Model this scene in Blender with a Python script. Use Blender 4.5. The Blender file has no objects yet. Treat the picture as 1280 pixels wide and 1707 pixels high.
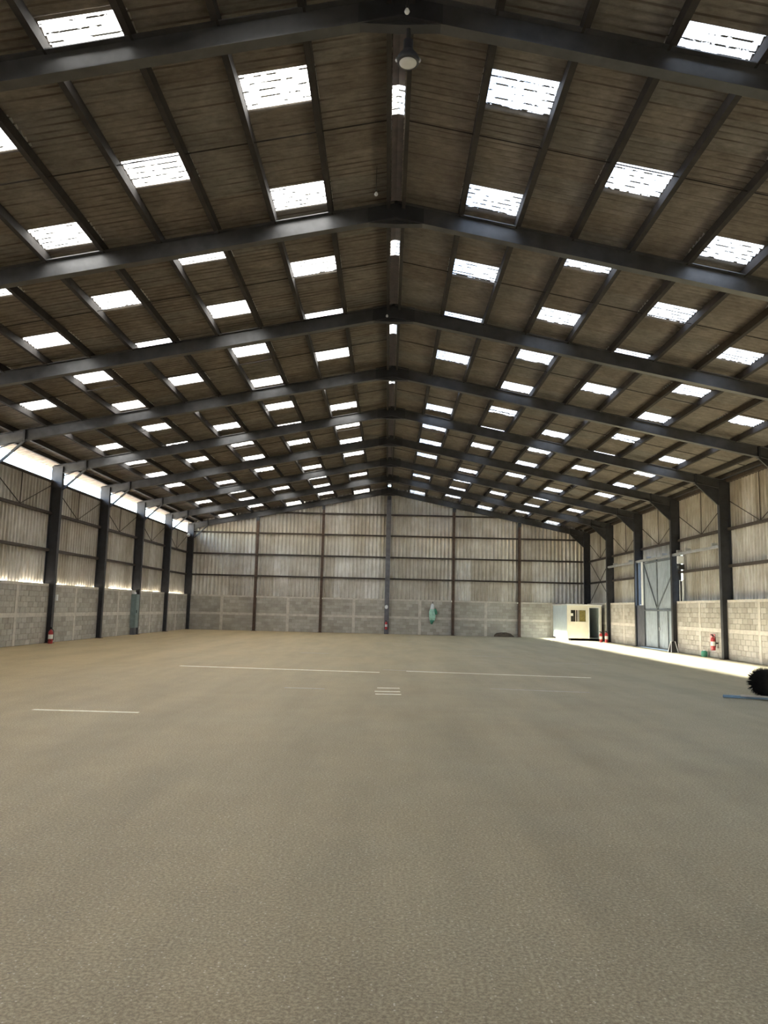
import bpy, bmesh, math, random
from mathutils import Vector, Matrix
random.seed(7)
scn = bpy.context.scene
COL = scn.collection

# ------------------------------------------------------------------ camera
F_PX, PITCH, ROLL, YAW, CAM_Z = 1279.8, 0.1257, 0.0240, -0.0066, 1.6
fw = Vector((math.sin(YAW)*math.cos(PITCH), math.cos(YAW)*math.cos(PITCH), math.sin(PITCH)))
r0 = Vector((math.cos(YAW), -math.sin(YAW), 0)); u0 = r0.cross(fw)
cr = r0*math.cos(ROLL) + u0*math.sin(ROLL); cu = u0*math.cos(ROLL) - r0*math.sin(ROLL)
cd = bpy.data.cameras.new('camera'); cam = bpy.data.objects.new('camera', cd); COL.objects.link(cam)
cd.sensor_fit = 'HORIZONTAL'; cd.sensor_width = 36; cd.lens = 36*F_PX/1280
cd.clip_start = .05; cd.clip_end = 500
M = Matrix((cr, cu, -fw)).transposed().to_4x4(); M.translation = (0, 0, CAM_Z); cam.matrix_world = M
scn.camera = cam

# ------------------------------------------------------------------ sky, sun, exposure
SKY_STR = 1.7
SUN_STR, SUN_COL, SUN_TAN = 98.0, (1.0, 0.94, 0.83), 0.27
w = bpy.data.worlds.new('sky'); scn.world = w; w.use_nodes = True
bg = w.node_tree.nodes['Background']; bg.inputs[1].default_value = SKY_STR
st = w.node_tree.nodes.new('ShaderNodeTexSky'); st.sky_type = 'NISHITA'; st.sun_disc = False
st.sun_elevation = math.radians(32); st.sun_rotation = -math.pi/2; st.air_density = 1.0; st.dust_density = 1.2; st.ozone_density = 1.0
w.node_tree.links.new(st.outputs[0], bg.inputs[0])
sl = bpy.data.lights.new('sun', 'SUN'); sl.energy = SUN_STR; sl.color = SUN_COL; sl.angle = math.radians(.8)
so = bpy.data.objects.new('sun', sl); COL.objects.link(so); so.location = (-40, 20, 14)
so.rotation_euler = Vector((1, -.02, -SUN_TAN)).to_track_quat('-Z', 'Y').to_euler()
vs = scn.view_settings; vs.view_transform = 'Standard'; vs.look = 'None'; vs.gamma = 1; vs.use_curve_mapping = False
vs.exposure = 0.38

# ------------------------------------------------------------------ dimensions
S, D = 5.164, 50.43                      # bay length, back frame
YF = lambda i: D - i*S                   # frame i counted from the back wall
YFRONT = D - 10*S
ZR, TR = 9.206, 0.2022                   # rafter soffit at apex, roof slope
ZS = ZR + .55                            # roof sheet plane at the ridge
ANG = math.atan(TR)
XB, XC = 13.05, 13.33                    # block face, cladding line
HB = 2.26                                # block wall height
P1, PP = 1.285, 1.11                     # first purlin, purlin pitch

# ------------------------------------------------------------------ materials
def mat(name):
    m = bpy.data.materials.new(name); m.use_nodes = True
    nt = m.node_tree; return m, nt, nt.nodes['Principled BSDF']
def N(nt, t, **kw):
    n = nt.nodes.new(t)
    for k, v in kw.items():
        if k in n.inputs: n.inputs[k].default_value = v
        else: setattr(n, k, v)
    return n
def ramp(nt, fac, stops):
    r = nt.nodes.new('ShaderNodeValToRGB'); e = r.color_ramp.elements
    while len(e) < len(stops): e.new(.5)
    for k, (p, c) in enumerate(stops): e[k].position = p; e[k].color = (*c, 1) if len(c) == 3 else c
    nt.links.new(fac, r.inputs[0]); return r.outputs[0]
def mixc(nt, fac, a, b, mode='MIX'):
    n = nt.nodes.new('ShaderNodeMix'); n.data_type = 'RGBA'; n.blend_type = mode
    for s, v in ((0, fac), (6, a), (7, b)):
        if hasattr(v, 'links'): nt.links.new(v, n.inputs[s])
        else: n.inputs[s].default_value = v if s == 0 else (*v, 1)
    return n.outputs[2]
def math_(nt, op, a, b=None):
    n = nt.nodes.new('ShaderNodeMath'); n.operation = op
    for s, v in ((0, a), (1, b)):
        if v is None: continue
        if hasattr(v, 'links'): nt.links.new(v, n.inputs[s])
        else: n.inputs[s].default_value = v
    return n.outputs[0]
def noise(nt, scale, detail=3, rough=.55, vec=None, stretch=None):
    n = N(nt, 'ShaderNodeTexNoise', Scale=scale, Detail=detail, Roughness=rough)
    if vec is None: vec = nt.nodes.new('ShaderNodeNewGeometry').outputs['Position']
    if stretch:
        mp = N(nt, 'ShaderNodeMapping'); mp.inputs['Scale'].default_value = stretch
        nt.links.new(vec, mp.inputs[0]); vec = mp.outputs[0]
    nt.links.new(vec, n.inputs['Vector']); return n.outputs['Fac']
def piece_random(nt):
    a = nt.nodes.new('ShaderNodeObjectInfo').outputs['Random']
    b = nt.nodes.new('ShaderNodeNewGeometry').outputs['Random Per Island']
    return math_(nt, 'FRACT', math_(nt, 'ADD', a, b))
def bump(nt, bs, h, s, d=.01):
    b = N(nt, 'ShaderNodeBump', Strength=s, Distance=d); nt.links.new(h, b.inputs['Height'])
    nt.links.new(b.outputs[0], bs.inputs['Normal'])
def simple(name, col, rough=.6, metal=0, var=.25, scale=6, emit=None):
    m, nt, bs = mat(name)
    n = noise(nt, scale, 4)
    lo = [c*(1-var) for c in col]; hi = [min(1, c*(1+var)) for c in col]
    nt.links.new(ramp(nt, n, [(.3, lo), (.7, hi)]), bs.inputs['Base Color'])
    bs.inputs['Roughness'].default_value = rough; bs.inputs['Metallic'].default_value = metal
    return m

MAT = {}
def build_materials():
    # floor: old power-floated concrete, brown grey with grit
    m, nt, bs = mat('floor_concrete')
    big = noise(nt, .22, 4, .6); mid = noise(nt, 1.6, 5, .6); fine = noise(nt, 55, 4, .75)
    c = ramp(nt, big, [(.3, (.30, .265, .21)), (.5, (.305, .278, .23)), (.72, (.29, .278, .245))])
    # light painted into the tint: warmer left, paler grey right, brighter towards the back
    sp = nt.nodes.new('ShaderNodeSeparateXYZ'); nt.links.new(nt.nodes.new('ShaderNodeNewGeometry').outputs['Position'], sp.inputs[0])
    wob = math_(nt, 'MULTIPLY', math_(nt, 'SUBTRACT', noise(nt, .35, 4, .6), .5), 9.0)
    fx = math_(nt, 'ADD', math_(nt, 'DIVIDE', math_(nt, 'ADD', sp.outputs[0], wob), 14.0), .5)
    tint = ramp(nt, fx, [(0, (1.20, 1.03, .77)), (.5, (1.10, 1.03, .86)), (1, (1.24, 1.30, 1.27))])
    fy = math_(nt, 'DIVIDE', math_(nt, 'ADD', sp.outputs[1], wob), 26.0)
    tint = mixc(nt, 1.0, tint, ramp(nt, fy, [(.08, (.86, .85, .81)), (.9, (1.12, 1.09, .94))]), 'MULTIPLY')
    c = mixc(nt, .55, c, ramp(nt, mid, [(.35, (.24, .217, .18)), (.65, (.335, .305, .25))]))
    c = mixc(nt, .55, c, ramp(nt, fine, [(.40, (.14, .125, .10)), (.5, (.285, .26, .215)), (.61, (.50, .47, .40))]))
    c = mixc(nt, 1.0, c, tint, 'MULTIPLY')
    v = N(nt, 'ShaderNodeTexVoronoi', Scale=42.0); pos = nt.nodes.new('ShaderNodeNewGeometry').outputs['Position']
    nt.links.new(pos, v.inputs['Vector'])
    sc = nt.nodes.new('ShaderNodeSeparateColor'); nt.links.new(v.outputs['Color'], sc.inputs[0])
    sel = math_(nt, 'MULTIPLY', math_(nt, 'LESS_THAN', v.outputs['Distance'], .2), math_(nt, 'GREATER_THAN', sc.outputs[0], .74))
    c = mixc(nt, math_(nt, 'MULTIPLY', sel, .75), c, (.60, .55, .46))
    v2 = N(nt, 'ShaderNodeTexVoronoi', Scale=9.0); nt.links.new(pos, v2.inputs['Vector'])
    sc2 = nt.nodes.new('ShaderNodeSeparateColor'); nt.links.new(v2.outputs['Color'], sc2.inputs[0])
    sel2 = math_(nt, 'MULTIPLY', math_(nt, 'LESS_THAN', v2.outputs['Distance'], .08), math_(nt, 'GREATER_THAN', sc2.outputs[1], .86))
    c = mixc(nt, math_(nt, 'MULTIPLY', sel2, .6), c, (.12, .10, .08))
    tr = noise(nt, 1.0, 3, .6, stretch=(1.2, .16, 1))
    c = mixc(nt, .5, c, mixc(nt, 1.0, c, ramp(nt, tr, [(.35, (.80, .80, .80)), (.6, (1.12, 1.12, 1.12))]), 'MULTIPLY'))
    nt.links.new(c, bs.inputs['Base Color']); bs.inputs['Roughness'].default_value = .6
    bs.inputs['Specular IOR Level'].default_value = .45
    bump(nt, bs, fine, .35, .006); MAT['floor'] = m
    MAT['ground'] = simple('yard_concrete', (.48, .45, .40), .9, 0, .12, .5)
    # fibre cement roof sheet
    m, nt, bs = mat('fibre_cement_roof')
    rnd = piece_random(nt); n1 = noise(nt, 2.2, 5, .65); n2 = noise(nt, 14, 4, .7, stretch=(.35, 1.5, 1))
    c = ramp(nt, rnd, [(0, (.185, .163, .142)), (.5, (.215, .194, .172)), (1, (.195, .187, .174))])
    c = mixc(nt, .6, c, mixc(nt, 1.0, c, ramp(nt, n1, [(.3, (.62, .56, .50)), (.7, (1.25, 1.22, 1.18))]), 'MULTIPLY'))
    c = mixc(nt, .5, c, mixc(nt, 1.0, c, ramp(nt, n2, [(.35, (.6, .57, .53)), (.62, (1.18, 1.18, 1.18))]), 'MULTIPLY'))
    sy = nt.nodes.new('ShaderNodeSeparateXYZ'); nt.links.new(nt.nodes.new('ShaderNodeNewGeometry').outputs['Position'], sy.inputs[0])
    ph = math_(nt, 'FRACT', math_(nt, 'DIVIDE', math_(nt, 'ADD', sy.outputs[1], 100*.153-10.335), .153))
    line = math_(nt, 'LESS_THAN', math_(nt, 'ABSOLUTE', math_(nt, 'SUBTRACT', ph, .25)), .13)  # shading of the corrugations painted as dark lines along the waves
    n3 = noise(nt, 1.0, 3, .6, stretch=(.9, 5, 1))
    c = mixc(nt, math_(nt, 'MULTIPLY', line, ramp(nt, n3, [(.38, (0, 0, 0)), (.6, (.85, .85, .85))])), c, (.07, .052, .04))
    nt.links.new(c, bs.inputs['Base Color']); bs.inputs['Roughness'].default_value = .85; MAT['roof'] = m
    # translucent sheet with dirt settled in the valleys
    m, nt, bs = mat('translucent_sheet')
    out = nt.nodes['Material Output']
    tc = nt.nodes.new('ShaderNodeTexCoord').outputs['Object']
    sep = nt.nodes.new('ShaderNodeSeparateXYZ'); nt.links.new(tc, sep.inputs[0])
    ph = math_(nt, 'FRACT', math_(nt, 'ADD', math_(nt, 'DIVIDE', sep.outputs[1], .153), .25))
    valley = math_(nt, 'LESS_THAN', math_(nt, 'ABSOLUTE', math_(nt, 'SUBTRACT', ph, .5)), .12)
    dn = noise(nt, 5.5, 3, .6, stretch=(1, 2.2, 1))
    dirt = math_(nt, 'MULTIPLY', valley, math_(nt, 'GREATER_THAN', dn, .50))
    tl = N(nt, 'ShaderNodeBsdfTranslucent'); tl.inputs[0].default_value = (.74, .74, .71, 1)
    df = N(nt, 'ShaderNodeBsdfDiffuse'); df.inputs[0].default_value = (.12, .11, .09, 1)
    mx = nt.nodes.new('ShaderNodeMixShader'); mx.inputs[0].default_value = .12
    nt.links.new(tl.outputs[0], mx.inputs[1]); nt.links.new(df.outputs[0], mx.inputs[2])
    mx2 = nt.nodes.new('ShaderNodeMixShader'); nt.links.new(dirt, mx2.inputs[0])
    nt.links.new(mx.outputs[0], mx2.inputs[1]); nt.links.new(df.outputs[0], mx2.inputs[2])
    nt.links.new(mx2.outputs[0], out.inputs[0]); MAT['skylight'] = m
    # wall cladding: weathered galvanised steel
    m, nt, bs = mat('galvanised_cladding')
    rnd = piece_random(nt); n1 = noise(nt, 1.1, 4, .6); n2 = noise(nt, 9, 4, .65, stretch=(1, 1, .12))
    c = ramp(nt, rnd, [(0, (.50, .47, .41)), (.55, (.62, .60, .555)), (1, (.70, .69, .665))])
    c = mixc(nt, .5, c, mixc(nt, 1.0, c, ramp(nt, n1, [(.35, (.70, .64, .56)), (.65, (1.15, 1.15, 1.15))]), 'MULTIPLY'))
    c = mixc(nt, .5, c, mixc(nt, 1.0, c, ramp(nt, n2, [(.35, (.7, .66, .6)), (.62, (1.15, 1.15, 1.15))]), 'MULTIPLY'))
    nt.links.new(c, bs.inputs['Base Color']); bs.inputs['Roughness'].default_value = .34
    bs.inputs['Metallic'].default_value = .3; MAT['clad'] = m
    # concrete block
    m, nt, bs = mat('concrete_block')
    rnd = piece_random(nt); n1 = noise(nt, 1.3, 4, .6); n2 = noise(nt, 30, 4, .7)
    c = ramp(nt, rnd, [(0, (.36, .333, .285)), (.5, (.42, .395, .345)), (1, (.48, .457, .41))])
    c = mixc(nt, .5, c, mixc(nt, 1.0, c, ramp(nt, n1, [(.35, (.75, .72, .66)), (.65, (1.15, 1.15, 1.13))]), 'MULTIPLY'))
    c = mixc(nt, .35, c, mixc(nt, 1.0, c, ramp(nt, n2, [(.35, (.6, .6, .6)), (.65, (1.3, 1.3, 1.3))]), 'MULTIPLY'))
    nt.links.new(c, bs.inputs['Base Color']); bs.inputs['Roughness'].default_value = .9
    bump(nt, bs, n2, .4, .006); MAT['block'] = m
    MAT['mortar'] = simple('mortar', (.33, .30, .255), .95, 0, .2, 9)
    MAT['cast'] = simple('cast_concrete', (.55, .515, .45), .88, 0, .16, 5)
    MAT['steel'] = simple('dark_painted_steel', (.030, .031, .036), .5, 0, .3, 4)
    MAT['rafter'] = simple('lightened_rafter_steel', (.060, .060, .062), .45, 0, .3, 3)  # frame steel made lighter here so the skylight patches show brighter
    MAT['purlin'] = simple('dark_brown_purlin', (.026, .022, .020), .9, 0, .3, 5)
    MAT['girt'] = simple('rusty_dark_girt', (.05, .038, .03), .7, 0, .35, 6)
    MAT['post'] = simple('grey_post_paint', (.12, .12, .135), .5, 0, .25, 4)
    MAT['rust'] = simple('rust_brown_steel', (.075, .045, .03), .75, 0, .35, 6)
    MAT['door'] = simple('blue_grey_door_sheet', (.36, .41, .45), .5, .1, .1, 3)
    MAT['doordark'] = simple('dark_grey_door_sheet', (.10, .105, .12), .5, 0, .15, 3)
    MAT['doorframe'] = simple('grey_door_steel', (.13, .15, .17), .5, 0, .2, 4)
    MAT['rail'] = simple('galvanised_rail', (.45, .46, .47), .4, .4, .15, 6)
    MAT['white'] = simple('white_paint', (.78, .80, .80), .45, 0, .06, 4)
    MAT['cream'] = simple('cream_panel', (.74, .72, .62), .5, 0, .06, 3)
    MAT['palegreyblue'] = simple('pale_blue_panel', (.66, .76, .80), .5, 0, .06, 3)
    MAT['black'] = simple('black_plastic', (.02, .02, .02), .5, 0, .3, 8)
    MAT['red'] = simple('red_paint', (.42, .035, .038), .4, 0, .12, 6)
    MAT['pink'] = simple('faded_red_board', (.72, .28, .28), .6, 0, .15, 6)
    MAT['green'] = simple('green_plastic', (.08, .34, .22), .5, 0, .2, 8)
    MAT['mint'] = simple('mint_cloth', (.40, .66, .54), .8, 0, .2, 7)
    MAT['mintdark'] = simple('dark_green_cloth', (.07, .26, .17), .8, 0, .2, 7)
    MAT['teal'] = simple('teal_grey_cabinet', (.20, .27, .27), .5, 0, .15, 5)
    MAT['blue'] = simple('blue_metal', (.20, .33, .50), .4, .2, .2, 8)
    MAT['silver'] = simple('bare_metal', (.62, .63, .65), .3, .8, .1, 8)
    MAT['lens'] = simple('opal_lamp_lens', (.72, .73, .74), .3, 0, .04, 8)
    MAT['line'] = simple('worn_line_paint', (.92, .87, .74), .75, 0, .16, 10)
    MAT['faint'] = simple('faded_line_paint', (.44, .41, .35), .8, 0, .2, 10)
    MAT['rubbish'] = simple('dark_brown_heap', (.07, .055, .04), .9, 0, .4, 7)
    MAT['paper'] = simple('paper', (.8, .8, .74), .8, 0, .05, 8)
    MAT['yellowcloth'] = simple('yellow_brown_curtain', (.20, .17, .05), .8, 0, .25, 12)
    m, nt, bs = mat('dark_window_glass')
    bs.inputs['Base Color'].default_value = (.03, .03, .025, 1); bs.inputs['Roughness'].default_value = .08
    n = noise(nt, 3, 2); nt.links.new(ramp(nt, n, [(.3, (.02, .02, .015)), (.7, (.05, .045, .03))]), bs.inputs['Base Color']); MAT['glass'] = m
build_materials()

# ------------------------------------------------------------------ mesh helpers
class MB:
    def __init__(s): s.v = []; s.f = []
    def hexa(s, c):                                   # 8 corners, bottom ring then top ring
        b = len(s.v); s.v += [tuple(p) for p in c]
        s.f += [tuple(b+k for k in q) for q in ((0,3,2,1),(4,5,6,7),(0,1,5,4),(1,2,6,5),(2,3,7,6),(3,0,4,7))]; return s
    def box(s, x0, x1, y0, y1, z0, z1):
        return s.hexa([(x0,y0,z0),(x1,y0,z0),(x1,y1,z0),(x0,y1,z0),(x0,y0,z1),(x1,y0,z1),(x1,y1,z1),(x0,y1,z1)])
    def bar(s, a, b, wd, ht, up=(0,0,1)):             # rectangular bar along a->b
        a, b, up = Vector(a), Vector(b), Vector(up); d = (b-a).normalized()
        sx = d.cross(up)
        if sx.length < 1e-4: sx = d.cross(Vector((1,0,0)))
        sx.normalize(); uz = sx.cross(d)
        o = [(-wd/2,-ht/2),(wd/2,-ht/2),(wd/2,ht/2),(-wd/2,ht/2)]
        ring = lambda p: [p + sx*q[0] + uz*q[1] for q in o]
        return s.hexa(ring(a)+ring(b))
    def ibeam(s, a, b, depth, width, tf=.016, tw=.012, up=(0,0,1)):
        a, b, up = Vector(a), Vector(b), Vector(up); d = (b-a).normalized()
        sx = d.cross(up).normalized(); uz = sx.cross(d)
        s.bar(a+uz*(depth/2-tf/2), b+uz*(depth/2-tf/2), width, tf, up)
        s.bar(a-uz*(depth/2-tf/2), b-uz*(depth/2-tf/2), width, tf, up)
        return s.bar(a, b, tw, depth-2*tf, up)
    def tube(s, a, b, r, n=8, r2=None):
        a, b = Vector(a), Vector(b); d = (b-a).normalized(); r2 = r if r2 is None else r2
        e = d.orthogonal().normalized(); g = d.cross(e); k0 = len(s.v)
        for p, rr in ((a, r), (b, r2)):
            for k in range(n):
                t = 2*math.pi*k/n; s.v.append(tuple(p + (e*math.cos(t)+g*math.sin(t))*rr))
        for k in range(n): s.f.append((k0+k, k0+(k+1)%n, k0+n+(k+1)%n, k0+n+k))
        s.f.append(tuple(k0+k for k in range(n))[::-1]); s.f.append(tuple(k0+n+k for k in range(n))); return s
    def lathe(s, prof, c=(0,0,0), n=16, axis='z'):     # prof: (r, h)
        k0 = len(s.v); c = Vector(c)
        for r, h in prof:
            for k in range(n):
                t = 2*math.pi*k/n; p = (r*math.cos(t), r*math.sin(t), h)
                if axis == 'y': p = (p[0], p[2], p[1])
                s.v.append(tuple(c+Vector(p)))
        for j in range(len(prof)-1):
            for k in range(n):
                s.f.append((k0+j*n+k, k0+j*n+(k+1)%n, k0+(j+1)*n+(k+1)%n, k0+(j+1)*n+k))
        s.f.append(tuple(k0+k for k in range(n))[::-1]); s.f.append(tuple(k0+(len(prof)-1)*n+k for k in range(n))); return s
    def prism(s, poly, a, b, axis):                    # polygon in the plane perpendicular to axis
        k0 = len(s.v); n = len(poly)
        for t in (a, b):
            for p, q in poly: s.v.append({'x': (t,p,q), 'y': (p,t,q), 'z': (p,q,t)}[axis])
        for k in range(n): s.f.append((k0+k, k0+(k+1)%n, k0+n+(k+1)%n, k0+n+k))
        s.f.append(tuple(k0+k for k in range(n))[::-1]); s.f.append(tuple(k0+n+k for k in range(n))); return s
    def mesh(s, name, m, smooth=False, fix=True):
        me = bpy.data.meshes.new(name); me.from_pydata(s.v, [], s.f); me.materials.append(MAT[m])
        if fix:
            bm = bmesh.new(); bm.from_mesh(me); bmesh.ops.recalc_face_normals(bm, faces=bm.faces); bm.to_mesh(me); bm.free()
        if smooth:
            me.polygons.foreach_set('use_smooth', [True]*len(me.polygons))
        me.update(); return me
    def build(s, name, m, parent=None, smooth=False, fix=True):
        return link(name, s.mesh(name, m, smooth, fix), parent)
def link(name, me, parent=None, mw=None):
    o = bpy.data.objects.new(name, me); COL.objects.link(o)
    if mw is not None: o.matrix_basis = mw
    if parent:
        o.parent = parent
        o.matrix_parent_inverse = Matrix.Translation(parent.location).inverted() if parent.location.length else Matrix.Identity(4)
    return o
def thing(name, label, cat, loc=(0,0,0), group=None):
    o = bpy.data.objects.new(name, None); COL.objects.link(o); o.location = loc; o.empty_display_size = .2
    o['label'] = label; o['category'] = cat
    if group: o['group'] = group
    return o
def tag(o, label, cat, group=None):
    o['label'] = label; o['category'] = cat
    if group: o['group'] = group
    return o
def structure(o, label=None):
    o['kind'] = 'structure'
    if label: o['label'] = label
    return o
def project(x, y, z):
    v = Vector((x, y, z-CAM_Z)); dz = v.dot(fw)
    if dz < .5: return None
    return 640+F_PX*v.dot(cr)/dz, 853.5-F_PX*v.dot(cu)/dz, dz
def in_view(x, y, z, pad=60):
    q = project(x, y, z)
    return q is not None and -pad < q[0] < 1280+pad and -pad < q[1] < 1707+pad
T = Matrix.Translation
def zroof(x): return ZS - TR*abs(x)

# ------------------------------------------------------------------ floor and yard
floor = MB().box(-13.3, 13.3, YFRONT-.3, D+.25, -.12, 0).build('floor', 'floor')
structure(floor, 'brown grey gritty concrete floor of the empty warehouse')
yard = MB()
for a in ((-90, -13.3, -60, 120), (13.3, 90, -60, 120), (-13.3, 13.3, D+.25, 120), (-13.3, 13.3, -60, YFRONT-.3)):
    yard.box(*a, -.3, -.05)
structure(yard.build('ground', 'ground'), 'pale concrete yard outside the warehouse')
def stripe(a, b, wd, m):
    (xa, ya), (xb, yb) = a, b
    MB().bar((xa, ya, .001), (xb, yb, .001), wd, .004).build('painted_line', m, floor)
stripe((-5.37, 20.40), (-.15, 19.86), .15, 'line'); stripe((-.05, 20.75), (1.6, 20.45), .12, 'faint')
stripe((.55, 20.45), (5.2, 19.80), .13, 'line'); stripe((-5.2, 11.62), (-3.62, 11.58), .09, 'line')
for yy, xa, xb in ((16.0, -.16, .30), (15.33, -.20, .30), (14.85, -.18, .31)): stripe((xa, yy), (xb, yy+.02), .11, 'line')
for a, b in (((-3.0, 27.5), (-2.0, 27.4)), ((-.5, 37.0), (.9, 36.9)), ((3.1, 28.2), (4.6, 28.0)), ((5.5, 25.3), (7.0, 25.1)), ((2.2, 16.4), (4.2, 16.1)),
             ((9.1, 19.2), (9.9, 19.1)), ((-2.0, 15.6), (-1.2, 15.55))): stripe(a, b, .16, 'faint')

# ------------------------------------------------------------------ roof
ceiling = bpy.data.objects.new('ceiling', None); COL.objects.link(ceiling)
structure(ceiling, 'pitched corrugated fibre cement roof with translucent sheets')
WAVE, NW, WAMP = .153, 5, .032; SHW = WAVE*NW
def sheet_mesh(length, m):
    mb = MB(); n = NW*4; L = length/2
    for j in range(n+1):
        y = -SHW/2 + SHW*j/n; z = WAMP*math.sin(2*math.pi*j/4)
        mb.v += [(-L, y, z-.004), (L, y, z+.004)]          # -x end up-slope, +x end laps over the next
    mb.f = [(2*j, 2*j+1, 2*j+3, 2*j+2) for j in range(n)]
    return mb.mesh('roof_sheet', m, True, False)
rows = [(.10, P1+.05)] + [(P1+PP*k-.05, P1+PP*(k+1)+.05) for k in range(10)] + [(P1+PP*10-.05, 13.75)]
CO = math.cos(ANG)
sm = {}
for k, (a, b) in enumerate(rows):
    for m in ('roof', 'skylight'): 
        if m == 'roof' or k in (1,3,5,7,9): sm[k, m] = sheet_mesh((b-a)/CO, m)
Y0 = 10.335
j0 = int(math.floor((YFRONT-.2-Y0)/SHW)); j1 = int(math.ceil((D+.35-Y0)/SHW))
plain = []
for j in range(j0, j1):
    yc = Y0 + SHW*(j+.5)
    for k, (a, b) in enumerate(rows):
        for s in (-1, 1):
            xm = (a+b)/2
            Rm = Matrix.Rotation(ANG, 4, 'Y')
            if s < 0: Rm = Matrix.Rotation(math.pi, 4, 'Z') @ Rm
            mw = T((s*xm, yc, zroof(xm))) @ Rm
            sky = k in (1,5,9) and j % 4 == 0 or k in (3,7) and j % 4 == 2
            if sky:
                o = link('skylight_sheet', sm[k, 'skylight'], ceiling, mw); o['label'] = 'translucent white corrugated sheet'
            else:
                q = project(s*xm, yc, zroof(xm)); vis = q and -40 < q[0] < 1320 and -40 < q[1] < 1000
                plain.append(((-1/q[2]**2 * (zroof(xm)-CAM_Z)/q[2]) if vis else 1, k, mw))
plain.sort(key=lambda t: t[0])
rest = MB()
for n, (a, k, mw) in enumerate(plain):
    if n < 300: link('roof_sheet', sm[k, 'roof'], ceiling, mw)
    else:
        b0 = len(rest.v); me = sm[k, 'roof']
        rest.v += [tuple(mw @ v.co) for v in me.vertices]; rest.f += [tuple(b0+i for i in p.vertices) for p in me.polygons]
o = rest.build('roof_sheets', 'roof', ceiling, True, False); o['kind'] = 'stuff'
YA, YB = YFRONT, D+.2
def purlin(x, name='purlin', wd=.095, ht=.17):
    z = zroof(x) - (.10 if name == 'ridge_purlin' else .03) - ht/2
    MB().box(x-wd/2, x+wd/2, YA, YB, z-ht/2, z+ht/2).build(name, 'purlin', ceiling)
for s in (-1, 1):
    for k in range(11): purlin(s*(P1+PP*k))
    purlin(s*.15, 'ridge_purlin', .07, .19)
    purlin(s*12.98, 'eave_purlin', .09, .15)
# ridge cap, open over the short translucent ridge lights
mids = [YF(i)+S/2-.1 for i in range(1, 11)]
capz = ZS + .02
def cap(y0, y1, name, m):
    pr = [(-.30, capz-.04), (-.2, capz+.02), (-.1, capz+.07), (0, capz+.09), (.1, capz+.07), (.2, capz+.02), (.30, capz-.04)]
    mb = MB(); mb.prism(pr + [(x, z-.008) for x, z in pr[::-1]], y0, y1, 'y'); return mb.build(name, m, ceiling)
ys = [YA-.2]
for m_ in sorted(mids): ys += [m_-.36, m_+.36]
ys.append(D+.35)
for a, b in zip(ys[::2], ys[1::2]): cap(a, b, 'ridge_cap', 'girt')
for m_ in mids:
    o = cap(m_-.36, m_+.36, 'ridge_light', 'skylight'); o['label'] = 'short translucent ridge cap letting daylight in'
# sag rods half way along each bay
for i in range(1, 11):
    y = YF(i)+S/2
    for s in (-1, 1):
        MB().tube((s*.15, y, zroof(.15)-.16), (s*12.95, y, zroof(12.95)-.16), .011, 6).build('sag_rod', 'purlin', ceiling)

# ------------------------------------------------------------------ portal frames
ordn = ['against the back wall', 'second from the back wall', 'third from the back wall', 'fourth from the back wall, far jamb of the sliding door',
        'fifth from the back wall', 'fourth from the camera', 'third from the camera', 'second from the camera', 'nearest the camera, crossing the top of the picture']
ordn[2] = 'third from the back wall, at far edge of the blue door'; ordn[3] = 'fourth from the back wall, at near edge of the blue door'
ordn[4] = 'fifth from back wall, red extinguisher at its left foot'
Yc = lambda i: YF(i)
for i in range(9):
    y = YF(i)
    if i == 0: y = D+.02
    pf = thing('portal_frame', 'dark steel portal frame '+ordn[i], 'steel frame', (0, y, 0), 'steel portal frames')
    for s in (-1, 1):
        ctop = zroof(13.06)-.25
        MB().ibeam((s*13.06, y, .02), (s*13.06, y, ctop), .42, .20, .018, .012, up=(1,0,0)).build('column', 'steel', pf)
        MB().box(s*13.04-.26, s*13.04+.26, y-.15, y+.15, 0, .02).build('base_plate', 'rust', pf)
        za = lambda x: zroof(x)-.19-.18
        MB().ibeam((0, y, za(0)), (s*13.2, y, za(13.2)), .36, .18, .016, .012).build('rafter', 'rafter', pf)
        # knee brace, tie and stiffener at the eaves
        zz = ZR - TR*11.95
        MB().bar((s*12.86, y, 5.95), (s*11.95, y, zz+.02), .07, .07).build('knee_brace', 'steel', pf)
        MB().bar((s*12.86, y, 6.5), (s*11.9, y, zz+.12), .04, .04).build('tie', 'steel', pf)
        MB().box(s*11.98-.03, s*11.98+.03, y-.09, y+.09, zz-.03, zz+.36).build('stiffener', 'steel', pf)
        if s > 0:
            MB().prism([(12.86, 5.95), (12.86, ZR-TR*12.86+.02), (11.95, zz+.02)], y-.008, y+.008, 'y').build('haunch_plate', 'steel', pf)
        MB().prism([(s*12.85, 6.02), (s*12.85, ctop), (s*13.25, ctop), (s*13.25, 6.02)], y-.095, y-.085, 'y').build('splice_plate', 'steel', pf)
    MB().prism([(-.55, ZR-TR*.55+.02), (0, ZR-.12), (.55, ZR-TR*.55+.02), (.55, ZR+.3), (0, ZR+.4), (-.55, ZR+.3)], y-.012, y+.012, 'y').build('apex_plate', 'steel', pf)
    for s in (-1, 1):
        MB().bar((0, y, ZR-.12), (s*.55, y, ZR-TR*.55+.01), .16, .015).build('apex_flange', 'steel', pf)

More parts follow.
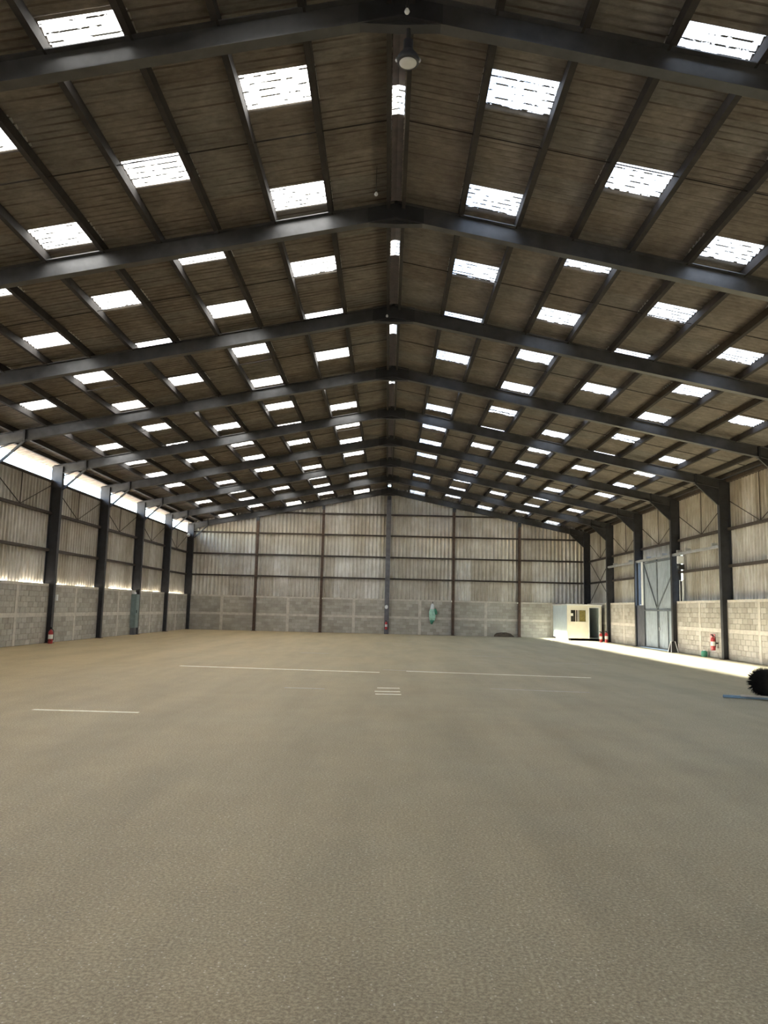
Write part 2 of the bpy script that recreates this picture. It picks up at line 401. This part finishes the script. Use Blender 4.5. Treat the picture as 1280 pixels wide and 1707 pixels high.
# ------------------------------------------------------------------ walls
BL, BH = .397, .2
def block_mesh(l, ax, name):
    mb = MB(); l -= .012; h = BH-.012; d = .10
    e = .006                                            # small chamfer on the face
    if ax == 'x': r = lambda u, w, t: (t, u, w)
    else: r = lambda u, w, t: (u, t, w)
    bot = [(-l/2, -h/2), (l/2, -h/2), (l/2, h/2), (-l/2, h/2)]
    fr = [(-l/2+e, -h/2+e), (l/2-e, -h/2+e), (l/2-e, h/2-e), (-l/2+e, h/2-e)]
    k = len(mb.v)
    mb.v += [r(*p, -d) for p in bot] + [r(*p, -e) for p in bot] + [r(*p, 0) for p in fr]
    for a in (0, 4):
        for q in range(4): mb.f.append((a+q, a+(q+1)%4, a+4+(q+1)%4, a+4+q))
    mb.f.append((8, 9, 10, 11)); mb.f.append((3, 2, 1, 0))
    return mb.mesh(name, 'block')
bm_cache = {}
def wall_blocks(parent, spans, place, ax):
    """spans: (u0,u1) runs of masonry; place(u, z, jitter) -> matrix"""
    items = []
    for u0, u1 in spans:
        n = max(1, round((u1-u0)/BL)); bl = (u1-u0)/n
        for c in range(10):
            zc = .1 + c*BH if c < 5 else 1.16 + .1 + (c-5)*BH
            if c % 2 == 0: cuts = [(u0+(k+.5)*bl, bl) for k in range(n)]
            else: cuts = [(u0+bl/4, bl/2)] + [(u0+(k+1)*bl, bl) for k in range(n-1)] + [(u1-bl/4, bl/2)]
            for u, l in cuts: items.append((u, zc, round(l, 4)))
    def key(t):
        p = place(t[0], t[1], 0).translation; q = project(*p)
        if not q or not (-20 < q[0] < 1300): return 1e9
        return q[2]/max(t[2], .2)
    items.sort(key=key); rest = MB()
    for n, (u, z, l) in enumerate(items):
        if (l, ax) not in bm_cache: bm_cache[l, ax] = block_mesh(l, ax, 'block')
        mw = place(u, z, random.uniform(-.003, .005))
        if n < 300 and in_view(*mw.translation, 20): link('block', bm_cache[l, ax], parent, mw)
        else:
            b0 = len(rest.v); me = bm_cache[l, ax]
            rest.v += [tuple(mw @ v.co) for v in me.vertices]; rest.f += [tuple(b0+i for i in p.vertices) for p in me.polygons]
    o = rest.build('block_courses', 'block', parent, False, False); o['kind'] = 'stuff'
RIB = .25
def clad_mesh(z0, z1a, z1b, nr=4, amp=.065, steep=False):
    """ribbed sheet in the u-z plane facing -t; top may slope from z1a to z1b"""
    mb = MB(); w = RIB*nr; prof = []
    for k in range(nr):
        b = k*RIB
        prof += [(b, 0), (b+.08, 0), (b+.145, amp), (b+.185, amp), (b+.25-.0001, 0)]
    if steep: prof = [(k*RIB+u, t) for k in range(nr) for u, t in ((0, 0), (.09, 0), (.105, .07), (.175, .07), (.19, 0))]
    prof.append((w, 0))
    for u, t in prof:
        zt = z1a + (z1b-z1a)*u/w
        mb.v += [(u-w/2, -t, z0), (u-w/2, -t, zt)]
    mb.f = [(2*j, 2*j+2, 2*j+3, 2*j+1) for j in range(len(prof)-1)]
    return mb.mesh('cladding_sheet', 'clad', False, False)

DOOR0, DOOR1 = YF(3)+.12, YF(2)-.12
def side_wall(s, name, label):
    core = MB(); face = s*(XB+.012)
    back = s*(XB+.20)
    def seg(y0, y1): core.box(min(face, back), max(face, back), y0, y1, 0, HB-.1)
    if s < 0: seg(YFRONT, D+.2)
    else: seg(YFRONT, DOOR0); seg(DOOR1, D+.2)
    wl = core.build(name, 'mortar'); structure(wl, label)
    spans = []
    R = Matrix.Rotation(0 if s < 0 else math.pi, 4, 'Z')
    for i in range(10):
        y0, y1 = YF(i+1)+.10, YF(i)-.10; ym = (y0+y1)/2
        if s > 0 and i == 2: continue
        spans += [(y0, ym-.1), (ym+.1, y1)]
        lo, hi = sorted((s*(XB-.006), s*(XB+.1)))
        MB().box(lo, hi, ym-.095, ym+.095, 0, HB-.1).build('tie_column', 'cast', wl)
        MB().box(lo, hi, y0, ym-.095, 1.0, 1.155).build('bond_beam', 'cast', wl)
        MB().box(lo, hi, ym+.095, y1, 1.0, 1.155).build('bond_beam', 'cast', wl)
        lo, hi = sorted((s*(XB-.012), s*(XB+.2)))
        MB().box(lo, hi, y0, y1, HB-.1, HB).build('coping', 'cast', wl)
    wall_blocks(wl, spans, lambda u, z, j: T((s*(XB-j), u, z)) @ R, 'x')
    # cladding, two lifts
    top = 6.3 if s < 0 else zroof(XC)-.05
    z0 = 2.30 if s < 0 else HB-.02
    meA = [clad_mesh(z0+d, 5.05, 5.05, steep=True) for d in ((-.09, -.02, .005) if s < 0 else (0, 0, 0))]; meB = clad_mesh(4.93, top, top, steep=True); meC = clad_mesh(4.35, top, top, steep=True)
    Rz = Matrix.Rotation(-s*math.pi/2, 4, 'Z')
    n = int((D+.3-YFRONT)/1.0)+1
    for k in range(n):
        yc = D+.3-.5-k
        dr = s > 0 and DOOR0-.4 < yc < DOOR1+.4
        if not dr: link('cladding_sheet', meA[(k*7+k//3) % 3], wl, T((s*XC, yc, 0)) @ Rz)
        link('cladding_sheet', meC if dr else meB, wl, T((s*(XC-.004), yc, 0)) @ Rz)
    for i in range(0, 6):
        y0, y1 = YF(i+1)+.01, YF(i)-.01; ym = (y0+y1)/2; xg = s*(XC-.11)
        for z in (3.57, 5.0):
            if s > 0 and i == 2 and z < 4: continue
            MB().box(xg-.05, xg+.05, y0, y1, z-.055, z+.055).build('girt', 'girt', wl)
        MB().tube((xg, ym, 5.0), (xg, ym, top), .016, 6).build('sag_bar', 'girt', wl)
        for ya in (y0, y1): MB().tube((xg, ya, 6.15), (xg, ym, 5.05), .016, 6).build('brace_rod', 'girt', wl)
    xg = s*(XC-.11)
    if s > 0:
        MB().box(xg-.08, xg+.08, YFRONT, D+.1, top-.18, top-.02).build('eave_beam', 'girt', wl)
    else:
        MB().box(xg-.04, xg+.04, YFRONT, D+.1, 6.2, 6.29).build('eave_rail', 'girt', wl)
    return wl
wl = side_wall(-1, 'wall_left', 'left wall of concrete blocks and ribbed sheeting under a bright eaves slot')
wr = side_wall(1, 'wall_right', 'right wall of pale concrete blocks and ribbed sheeting')
# cross bracing in the last bay of the right wall
xg = XC-.13; a, b = YF(1)+.1, YF(0)-.1
MB().tube((xg, a, 2.3), (xg, b, 5.0), .02, 6).build('brace_rod', 'girt', wr); MB().tube((xg, b, 2.3), (xg, a, 5.0), .02, 6).build('brace_rod', 'girt', wr)

YBF = 50.50                                    # block face of the back wall
core = MB().box(-13.1, 13.1, YBF+.012, YBF+.2, 0, HB-.1)
wb = core.build('wall_back', 'mortar'); structure(wb, 'back gable wall of grey blocks below ribbed metal sheeting')
spans = []; PX = [-8.62, -4.31, 0, 4.31, 8.62]
ed = [-12.95]+PX+[12.95]
for a, b in zip(ed, ed[1:]):
    a += .09; b -= .09; m_ = (a+b)/2
    spans += [(a, m_-.1), (m_+.1, b)]
    MB().box(m_-.095, m_+.095, YBF-.006, YBF+.1, 0, HB-.1).build('tie_column', 'cast', wb)
    MB().box(a, m_-.095, YBF-.006, YBF+.1, 1.0, 1.155).build('bond_beam', 'cast', wb)
    MB().box(m_+.095, b, YBF-.006, YBF+.1, 1.0, 1.155).build('bond_beam', 'cast', wb)
    MB().box(a, b, YBF-.01, YBF+.2, HB-.1, HB).build('coping', 'cast', wb)
wall_blocks(wb, spans, lambda u, z, j: T((u, YBF-j, z)) @ Matrix.Rotation(math.pi, 4, 'Z') @ Matrix.Rotation(math.pi, 4, 'Z') @ Matrix.Scale(-1, 4, (0,1,0)), 'y')
YCL = YBF+.2
meA = clad_mesh(HB-.02, 5.03, 5.03)
for k in range(27):
    xc = -13.0 + k
    link('cladding_sheet', meA, wb, T((xc, YCL, 0)))
    zt = lambda x: zroof(x)-.02
    if abs(xc) < .1:
        continue
    link('cladding_sheet', clad_mesh(4.93, zt(xc-.5), zt(xc+.5)), wb, T((xc, YCL-.004, 0)))
for xa in (-.25, .25):
    link('cladding_sheet', clad_mesh(4.93, zt(xa-.25), zt(xa+.25), 2), wb, T((xa, YCL-.004, 0)))
for z in (3.57, 4.98, 6.4, 7.8):
    xe = min(13.1, (ZS-.3-z)/TR)
    MB().box(-xe, xe, YCL-.14, YCL-.055, z-.05, z+.05).build('girt', 'girt', wb)
    # front wall behind the camera
fr = MB(); fr.prism([(-13.2, 0), (13.2, 0), (13.2, zroof(13.2)), (0, ZS), (-13.2, zroof(13.2))], YFRONT-.2, YFRONT-.1, 'y')
structure(fr.build('wall_front', 'clad'), 'front gable wall behind the camera')

# gable posts
names = ['leftmost', 'second from left', 'wide centre', 'second from right', 'rightmost']
for k, x in enumerate(PX):
    g = thing('gable_post', f'{names[k]} steel post standing against the back block wall', 'post', (x, YBF-.1, 0), 'gable posts')
    wd = .30 if k == 2 else .16
    zt_ = zroof(x)-(.74 if k == 2 else .60)
    MB().ibeam((x, YBF-.11, .02), (x, YBF-.11, zt_), .19, wd, .016, .014, up=(0,1,0)).build('post_beam', 'post' if k == 2 else 'rust', g)
    MB().box(x-.14, x+.14, YBF-.26, YBF-.012, 0, .02).build('base_plate', 'rust', g)
    MB().box(x-.1, x+.1, YBF-.225, YBF-.206, zt_-.25, zt_+.02).build('top_cleat', 'steel', g)

# ------------------------------------------------------------------ sliding door in the right wall
door = bpy.data.objects.new('door_1', None); COL.objects.link(door); structure(door, 'tall blue grey sheet door hung on a rail in the right wall')
xd = 13.02
def ribs_panel(name, y0, y1, z0, z1, m, x=xd, parent=door):
    mb = MB(); n = max(2, int((y1-y0)/.16)); st = (y1-y0)/n; pr = []
    for k in range(n): pr += [(y0+k*st, x), (y0+k*st+st*.7, x), (y0+k*st+st*.78, x-.02), (y0+k*st+st*.92, x-.02)]
    pr.append((y1, x)); q = [(yy, xx) for yy, xx in pr] + [(y1, x+.03), (y0, x+.03)]
    mb.prism([(xx, yy) for yy, xx in q], z0, z1, 'z'); return mb.build(name, m, parent)
ya, ym_, yb = DOOR0+.02, 37.15, 39.08
ribs_panel('upper_leaf', ym_, yb, 1.85, 4.36, 'door'); ribs_panel('upper_leaf', ya, ym_, 1.78, 4.36, 'door')
ribs_panel('lower_leaf', ym_, yb, .04, 1.85, 'door')
ribs_panel('lower_leaf', ya, 35.75, .04, 1.85, 'door')
wk = ribs_panel('wicket_door', 35.75, 37.15, .04, 1.78, 'door', xd-.01)
for yy in (35.8, 37.0): MB().box(xd-.06, xd-.03, yy-.03, yy+.03, .05, 1.85).build('wicket_jamb', 'doorframe', wk)
MB().box(xd-.08, xd-.04, 36.85, 36.92, .9, 1.05).build('handle', 'silver', wk)
for z in (.06, 1.85, 4.2): MB().box(xd-.065, xd-.02, ya, yb, z-.035, z+.035).build('door_rail', 'doorframe', door)
for yy in (ya+.03, ym_, yb-.03): MB().box(xd-.065, xd-.02, yy-.03, yy+.03, .04, 4.36).build('stile', 'doorframe', door)
MB().bar((xd-.05, yb-.05, 4.15), (xd-.05, ym_+.05, 1.95), .04, .05).build('diagonal', 'doorframe', door)
MB().bar((xd-.05, ya+.2, 3.4), (xd-.05, ym_-.05, 1.95), .04, .05).build('diagonal', 'doorframe', door)
MB().box(xd-.10, xd-.07, 39.06, 39.3, 2.1, 4.28).build('gap_light_strip', 'white', door)  # white paint standing in for the daylight slit beside the leaf
ribs_panel('dark_leaf', 38.98, DOOR1+.03, .03, 2.1, 'doordark', xd-.08)
MB().box(xd-.12, xd-.02, YF(4)+.15, YF(1)-.1, 4.29, 4.40).build('sliding_rail', 'rail', door)
for yy in (30.6, 33.3, 34.3, 36.2, 38.4, 41.2, 44.0): MB().box(xd-.13, xd+.1, yy-.05, yy+.05, 4.34, 4.52).build('rail_bracket', 'rail', door)
MB().box(xd-.02, xd+.3, DOOR0-.1, DOOR0, 0, 4.4).build('jamb', 'steel', door); MB().box(xd-.02, xd+.05, DOOR1, DOOR1+.1, 0, 4.4).build('jamb', 'steel', door)

# ------------------------------------------------------------------ cabin
cx0, cx1, cy0, cy1, cz0, cz1 = 10.77, 12.82, 46.3, 50.2, .14, 2.16
cab = thing('site_cabin', 'small white portable cabin with open dark doorway in back right corner', 'cabin', (11.8, 48, 0))
MB().box(cx0, cx0+.06, cy0+.06, cy1, cz0, cz1-.08).build('side_panel', 'palegreyblue', cab)
MB().box(cx1-.06, cx1, cy0+.06, cy1, cz0, cz1-.08).build('side_panel', 'palegreyblue', cab)
MB().box(cx0+.06, cx1-.06, cy1-.06, cy1, cz0, cz1-.08).build('rear_panel', 'palegreyblue', cab)
MB().box(cx0+.06, cx1-.06, cy0+.06, cy1-.06, cz0, cz0+.06).build('floor_panel', 'doorframe', cab)
wx0, wx1, wz0, wz1 = 10.96, 11.91, 1.10, 1.84; dx0, dx1, dz1 = 12.10, 12.66, 1.96
f = MB()
f.box(cx0, wx0, cy0, cy0+.06, cz0, cz1-.08); f.box(wx0, wx1, cy0, cy0+.06, cz0, wz0); f.box(wx0, wx1, cy0, cy0+.06, wz1, cz1-.08)
f.box(wx1, dx0, cy0, cy0+.06, cz0, cz1-.08); f.box(dx0, dx1, cy0, cy0+.06, dz1, cz1-.08); f.box(dx1, cx1, cy0, cy0+.06, cz0, cz1-.08)
fp = f.build('front_panel', 'cream', cab)
MB().box(cx0-.04, cx1+.03, cy0-.05, cy1+.03, cz1-.08, cz1).build('roof', 'white', cab)
win = MB()
for a in ((wx0, wx0+.03, wz0, wz1), (wx1-.03, wx1, wz0, wz1), (wx0, wx1, wz0, wz0+.03), (wx0, wx1, wz1-.03, wz1)): win.box(a[0], a[1], cy0-.02, cy0+.03, a[2], a[3])
wf = win.build('window', 'cream', cab)
MB().box(wx0+.03, wx1-.03, cy0+.02, cy0+.03, wz0+.03, wz1-.03).build('pane', 'glass', wf)
for x in (11.29, 11.40, 11.47): MB().box(x-.014, x+.014, cy0-.01, cy0+.019, wz0+.03, wz1-.03).build('mullion', 'cream', wf)
MB().box(wx0+.03, wx0+.17, cy0-.004, cy0+.004, 1.46, 1.62).build('notice', 'paper', wf)
MB().box(11.52, wx1-.05, cy0+.005, cy0+.015, wz0+.04, wz1-.04).build('curtain', 'yellowcloth', wf)
for x in (dx0-.03, dx1+.03): MB().box(x-.03, x+.03, cy0-.02, cy0, cz0, dz1+.05).build('door_jamb', 'white', cab)
MB().box(dx0, dx1, cy0-.02, cy0, dz1, dz1+.05).build('door_head', 'white', cab)
for x in (cx0+.15, cx1-.15):
    MB().box(x-.06, x+.06, cy0+.05, cy1-.05, 0, cz0).build('skid', 'black', cab)

# ------------------------------------------------------------------ small things
def extinguisher(x, y, z, h, label, toward=(-1, 0)):
    t = thing('fire_extinguisher', label, 'extinguisher', (x, y, z), 'red fire extinguishers')
    r = h*.14
    MB().lathe([(r*.92, 0), (r, .02), (r, h*.68), (r*.8, h*.76), (r*.35, h*.82), (r*.3, h*.86)], (x, y, z), 14).build('cylinder', 'red', t, True)
    MB().box(x-.03, x+.03, y-.02, y+.02, z+h*.86, z+h*.93).box(x-.09, x+.02, y-.012, y+.012, z+h*.93, z+h).build('valve', 'black', t)
    mb = MB(); pts = [(x+.02, y, z+h*.9), (x+r*1.1, y, z+h*.8), (x+r*1.25, y, z+h*.5), (x+r*1.15, y, z+h*.2)]
    for a, b in zip(pts, pts[1:]): mb.tube(a, b, .012, 6)
    mb.build('hose', 'black', t)
    MB().lathe([(r*1.01, h*.28), (r*1.01, h*.55)], (x, y, z), 14).build('paper_label', 'paper', t)
    return t
extinguisher(12.35, 44.75, 0, .62, 'red extinguisher on floor before the cabin doorway, left of a pair')
extinguisher(12.62, 44.6, 0, .66, 'red extinguisher on floor before the cabin doorway, right of a pair')
e = extinguisher(12.86, 30.65, .30, .62, 'red extinguisher hung on the right wall beside a column')
MB().box(13.00, 13.03, 30.85, 31.25, .40, .92).build('backboard', 'pink', e); MB().box(12.9, 13.04, 30.6, 30.7, .55, .6).build('bracket', 'black', e)
e = extinguisher(-12.74, 29.48, 0, .62, 'red extinguisher at foot of the nearest left column'); MB().box(-12.80, -12.68, 29.40, 29.56, .10, .13).build('bracket', 'black', e)
e = extinguisher(-.02, 50.14, .30, .58, 'red extinguisher on the wide centre post of back wall'); MB().box(-.05, .02, 50.13, 50.29, .45, .5).build('bracket', 'black', e)
o = MB().lathe([(.02, 0), (.085, .03), (.11, .11), (.085, .2), (.02, .23)], (0, 0, 0), 14).build('number_plate', 'white', None, True)
o.scale = (1, .18, 1.1); o.location = (-.03, 50.265, 1.61); tag(o, 'small white oval plate on the wide centre post', 'sign')
# hanging green overall
t = thing('hanging_overall', 'mint green cloth overall with white top hanging on back wall', 'overall', (2.96, 50.3, .7))
def loft(rings, name, m):
    mb = MB(); n = 12
    for (x, z, a, b) in rings:
        for k in range(n):
            th = 2*math.pi*k/n; mb.v.append((x+a*math.cos(th)*(1+.12*math.sin(3*th)), 50.34+b*math.sin(th), z))
    for j in range(len(rings)-1):
        for k in range(n): mb.f.append((j*n+k, j*n+(k+1)%n, (j+1)*n+(k+1)%n, (j+1)*n+k))
    mb.f += [tuple(range(n)), tuple((len(rings)-1)*n+k for k in range(n))]
    return mb.build(name, m, t, True)
loft([(2.95, 1.66, .15, .1), (2.96, 1.8, .12, .09), (2.97, 1.93, .11, .07), (2.96, 2.03, .04, .03)], 'collar', 'white')
loft([(2.97, .95, .17, .08), (2.96, 1.2, .21, .12), (2.95, 1.45, .20, .12), (2.95, 1.66, .15, .1)], 'body', 'mint')
loft([(2.93, .70, .05, .04), (2.94, .82, .10, .06), (2.96, .96, .16, .09)], 'hem', 'mintdark')
loft([(3.20, 1.32, .07, .05), (3.19, 1.5, .10, .07), (3.14, 1.7, .05, .06)], 'sleeve', 'mintdark')
MB().tube((2.98, 50.34, 2.02), (3.0, 50.5, 2.14), .018, 6).build('hook', 'black', t)
# heap at foot of back wall
mb = MB(); n = 10; rg = [(.66, .16, 0), (.62, .15, .12), (.45, .10, .22), (.2, .05, .27)]
for a, b, z in rg:
    for k in range(n):
        th = 2*math.pi*k/n; j = 1+random.uniform(-.08, .08); mb.v.append((7.6+a*j*math.cos(th), 50.25+b*j*math.sin(th), z+random.uniform(-.01, .02)*(z > 0)))
for q in range(3):
    for k in range(n): mb.f.append((q*n+k, q*n+(k+1)%n, (q+1)*n+(k+1)%n, (q+1)*n+k))
mb.f += [tuple(range(n)), tuple(3*n+k for k in range(n))]
tag(mb.build('rubbish_heap', 'rubbish', None), 'low dark brown heap at foot of the back block wall', 'heap')
# boxes near the sliding door's near column
t = thing('daylight_gap_box', 'white box standing in for a daylit gap high on right wall beside the door rail', 'stand-in box', (12.98, 34.3, 3.9))
MB().box(12.93, 13.15, 34.20, 34.42, 3.92, 4.26).build('case', 'white', t); MB().box(12.915, 12.93, 34.23, 34.39, 3.95, 4.23).build('gap_box_front', 'white', t)  # white box stands in for daylight through the wall gap
MB().tube((13.1, 34.3, 4.26), (13.1, 34.3, 4.5), .02, 6).build('box_tube', 'rail', t)
t = thing('switch_box', 'black switch box below the white stand-in box on right wall', 'switch box', (12.98, 34.3, 3.65))
MB().box(12.92, 13.15, 34.12, 34.42, 3.66, 3.88).build('case', 'black', t); MB().box(12.89, 12.92, 34.22, 34.3, 3.72, 3.82).build('lever', 'doorframe', t)
t = thing('gap_panel', 'dark panel with white edges standing in for a bright gap on right block coping', 'panel', (13.1, 34.4, HB))
MB().box(13.08, 13.14, 34.26, 34.50, HB, 3.15).build('panel', 'black', t)  # black panel and white strips stand in for a bright-edged opening
for yy in (34.22, 34.54): MB().box(13.07, 13.13, yy-.03, yy+.03, HB, 3.2).build('gap_light_strip', 'white', t)
# small folding stand
t = thing('folding_stand', 'small dark folding stand with pale edges by blue door', 'stand', (12.7, 34.5, 0))
for s in (-1, 1):
    MB().hexa([(12.55, 34.5+s*.19, 0), (12.85, 34.5+s*.19, 0), (12.85, 34.5+s*.17, 0), (12.55, 34.5+s*.17, 0),
               (12.62, 34.5+s*.03, .48), (12.78, 34.5+s*.03, .48), (12.78, 34.5+s*.01, .48), (12.62, 34.5+s*.01, .48)]).build('leaf', 'black', t)
    for x in (12.55, 12.85): MB().bar((x, 34.5+s*.185, .01), (12.7+(x-12.7)*.55, 34.5+s*.025, .48), .03, .03).build('edge', 'white', t)
# green can
t = thing('green_can', 'small green can on floor below the hung red extinguisher', 'can', (12.85, 31.5, 0))
MB().lathe([(.11, 0), (.12, .02), (.12, .2), (.06, .24)], (12.85, 31.5, 0), 14).build('body', 'green', t, True)
MB().lathe([(.04, .24), (.04, .28)], (12.85, 31.5, 0), 10).build('cap', 'white', t)
# left wall: tall narrow cabinet and small box
t = thing('tall_cabinet', 'tall narrow teal grey cabinet on left block wall beside a column', 'cabinet', (-12.9, 39.6, 0))
MB().box(-13.04, -12.78, 39.35, 39.85, .35, 2.05).build('body', 'teal', t); MB().box(-12.78, -12.765, 39.38, 39.82, .4, 2.0).build('door', 'teal', t)
MB().box(-12.76, -12.74, 39.42, 39.46, 1.1, 1.25).build('handle', 'black', t); MB().box(-13.02, -12.82, 39.4, 39.8, 0, .35).build('plinth', 'doordark', t)
tag(MB().box(-13.035, -12.93, 39.4, 39.75, 2.06, 2.16).box(-12.95, -12.90, 39.42, 39.73, 2.07, 2.13).build('white_tray', 'white'), 'small pale box on top of the teal cabinet', 'box')
t = thing('wall_socket', 'small white socket box on left block wall behind nearest column', 'socket', (-13.0, 30.35, 1.7))
MB().box(-13.045, -12.97, 30.26, 30.44, 1.62, 1.86).build('case', 'white', t); MB().box(-12.972, -12.96, 30.30, 30.40, 1.68, 1.80).build('flap', 'white', t)
o = MB().lathe([(.02, 0), (.09, .04), (.12, .12), (.09, .2), (.03, .24)], (-12.93, 49.4, 5.93), 12).build('wall_lamp', 'white', None, True)
tag(o, 'small white lamp on left wall by the back corner column', 'lamp')

# lamps under the ridge
t = thing('bay_lamp', 'dark bell lamp with pale round lens hanging under nearest frame', 'lamp', (.11, 9.11, 8.6))
LS = .74
MB().lathe([(r*LS, h*LS) for r, h in [(.19, 0), (.2, .02), (.19, .1), (.12, .2), (.085, .25), (.085, .42), (.05, .45)]], (.11, 9.11, 8.60), 24).build('housing', 'steel', t, True)
MB().lathe([(r*LS, h*LS) for r, h in [(.02, -.022), (.1, -.018), (.15, -.006), (.155, .005)]], (.11, 9.11, 8.60), 24).build('lens', 'lens', t, True)
for s in (-1, 1): MB().lathe([(.012, 0), (.018, .03), (.012, .06)], (.11+s*.2*LS, 9.09, 8.60), 8).build('clip', 'silver', t, True)
MB().tube((.11, 9.11, 8.60+.44*LS), (.11, 9.11, ZR-.13), .03, 8).build('stem', 'black', t)
for (x, y, z, top, lab) in ((.08, 8.78, 9.05, zroof(.15)-.2, 'small round white bulb under ridge just before the nearest frame'),
                       (-.37, 13.2, 9.12, zroof(.37)-.03, 'tiny white bulb left of ridge just before the second frame'),
                       (-.17, 19.1, 9.13, zroof(.17)-.2, 'tiny white bulb at ridge just before the third frame')):
    t = thing('pendant_bulb', lab, 'bulb', (x, y, z), 'pendant bulbs under the ridge')
    r = .035
    MB().lathe([(.006, -r), (r*.7, -r*.7), (r, 0), (r*.7, r*.75), (r*.4, r*1.3)], (x, y, z), 12).build('globe', 'white', t, True)
    MB().tube((x, y, z+r*1.2), (x, y, z+r*2.4), .018, 8).build('socket', 'black', t)
    MB().tube((x, y, z+r*2.3), (x, y, top), .006, 6).build('cord', 'black', t)

# roller brush with blue arm at the right edge
bx, by, br = 7.68, 15.6, .31
t = thing('roller_brush', 'black bristled roller brush with blue arm on floor at right edge', 'brush', (bx, by, 0))
MB().tube((bx, by-.32, br), (bx, by+.5, br), .12, 14).build('core', 'steel', t)
mb = MB()
for k in range(4000):
    th = random.uniform(0, 2*math.pi); yy = random.uniform(by-.3, by+.48); L = br*random.uniform(.95, 1.0)
    d = Vector((math.cos(th), random.uniform(-.12, .12), math.sin(th)))
    a = Vector((bx, yy, br)) + d*.11; b = Vector((bx, yy, br)) + Vector((math.cos(th+random.uniform(-.03,.03)), d.y, math.sin(th)))*L
    b.z = max(b.z, .008); e = d.cross(Vector((0,1,0))).normalized()*.008
    k0 = len(mb.v); mb.v += [tuple(a-e), tuple(a+e), tuple(a+Vector((0,.012,0))), tuple(b)]
    mb.f += [(k0, k0+1, k0+3), (k0+1, k0+2, k0+3), (k0+2, k0, k0+3)]
o = mb.build('bristles', 'black', t, False, False); o['kind'] = 'stuff'
MB().bar((6.80, 15.80, .03), (7.7, 15.30, .05), .10, .05).build('arm', 'blue', t)
MB().bar((7.05, 15.58, .065), (7.5, 15.34, .075), .05, .03).build('sleeve', 'silver', t)
MB().box(7.60, 7.80, by-.36, by-.32, .03, .40).build('end_plate', 'blue', t)
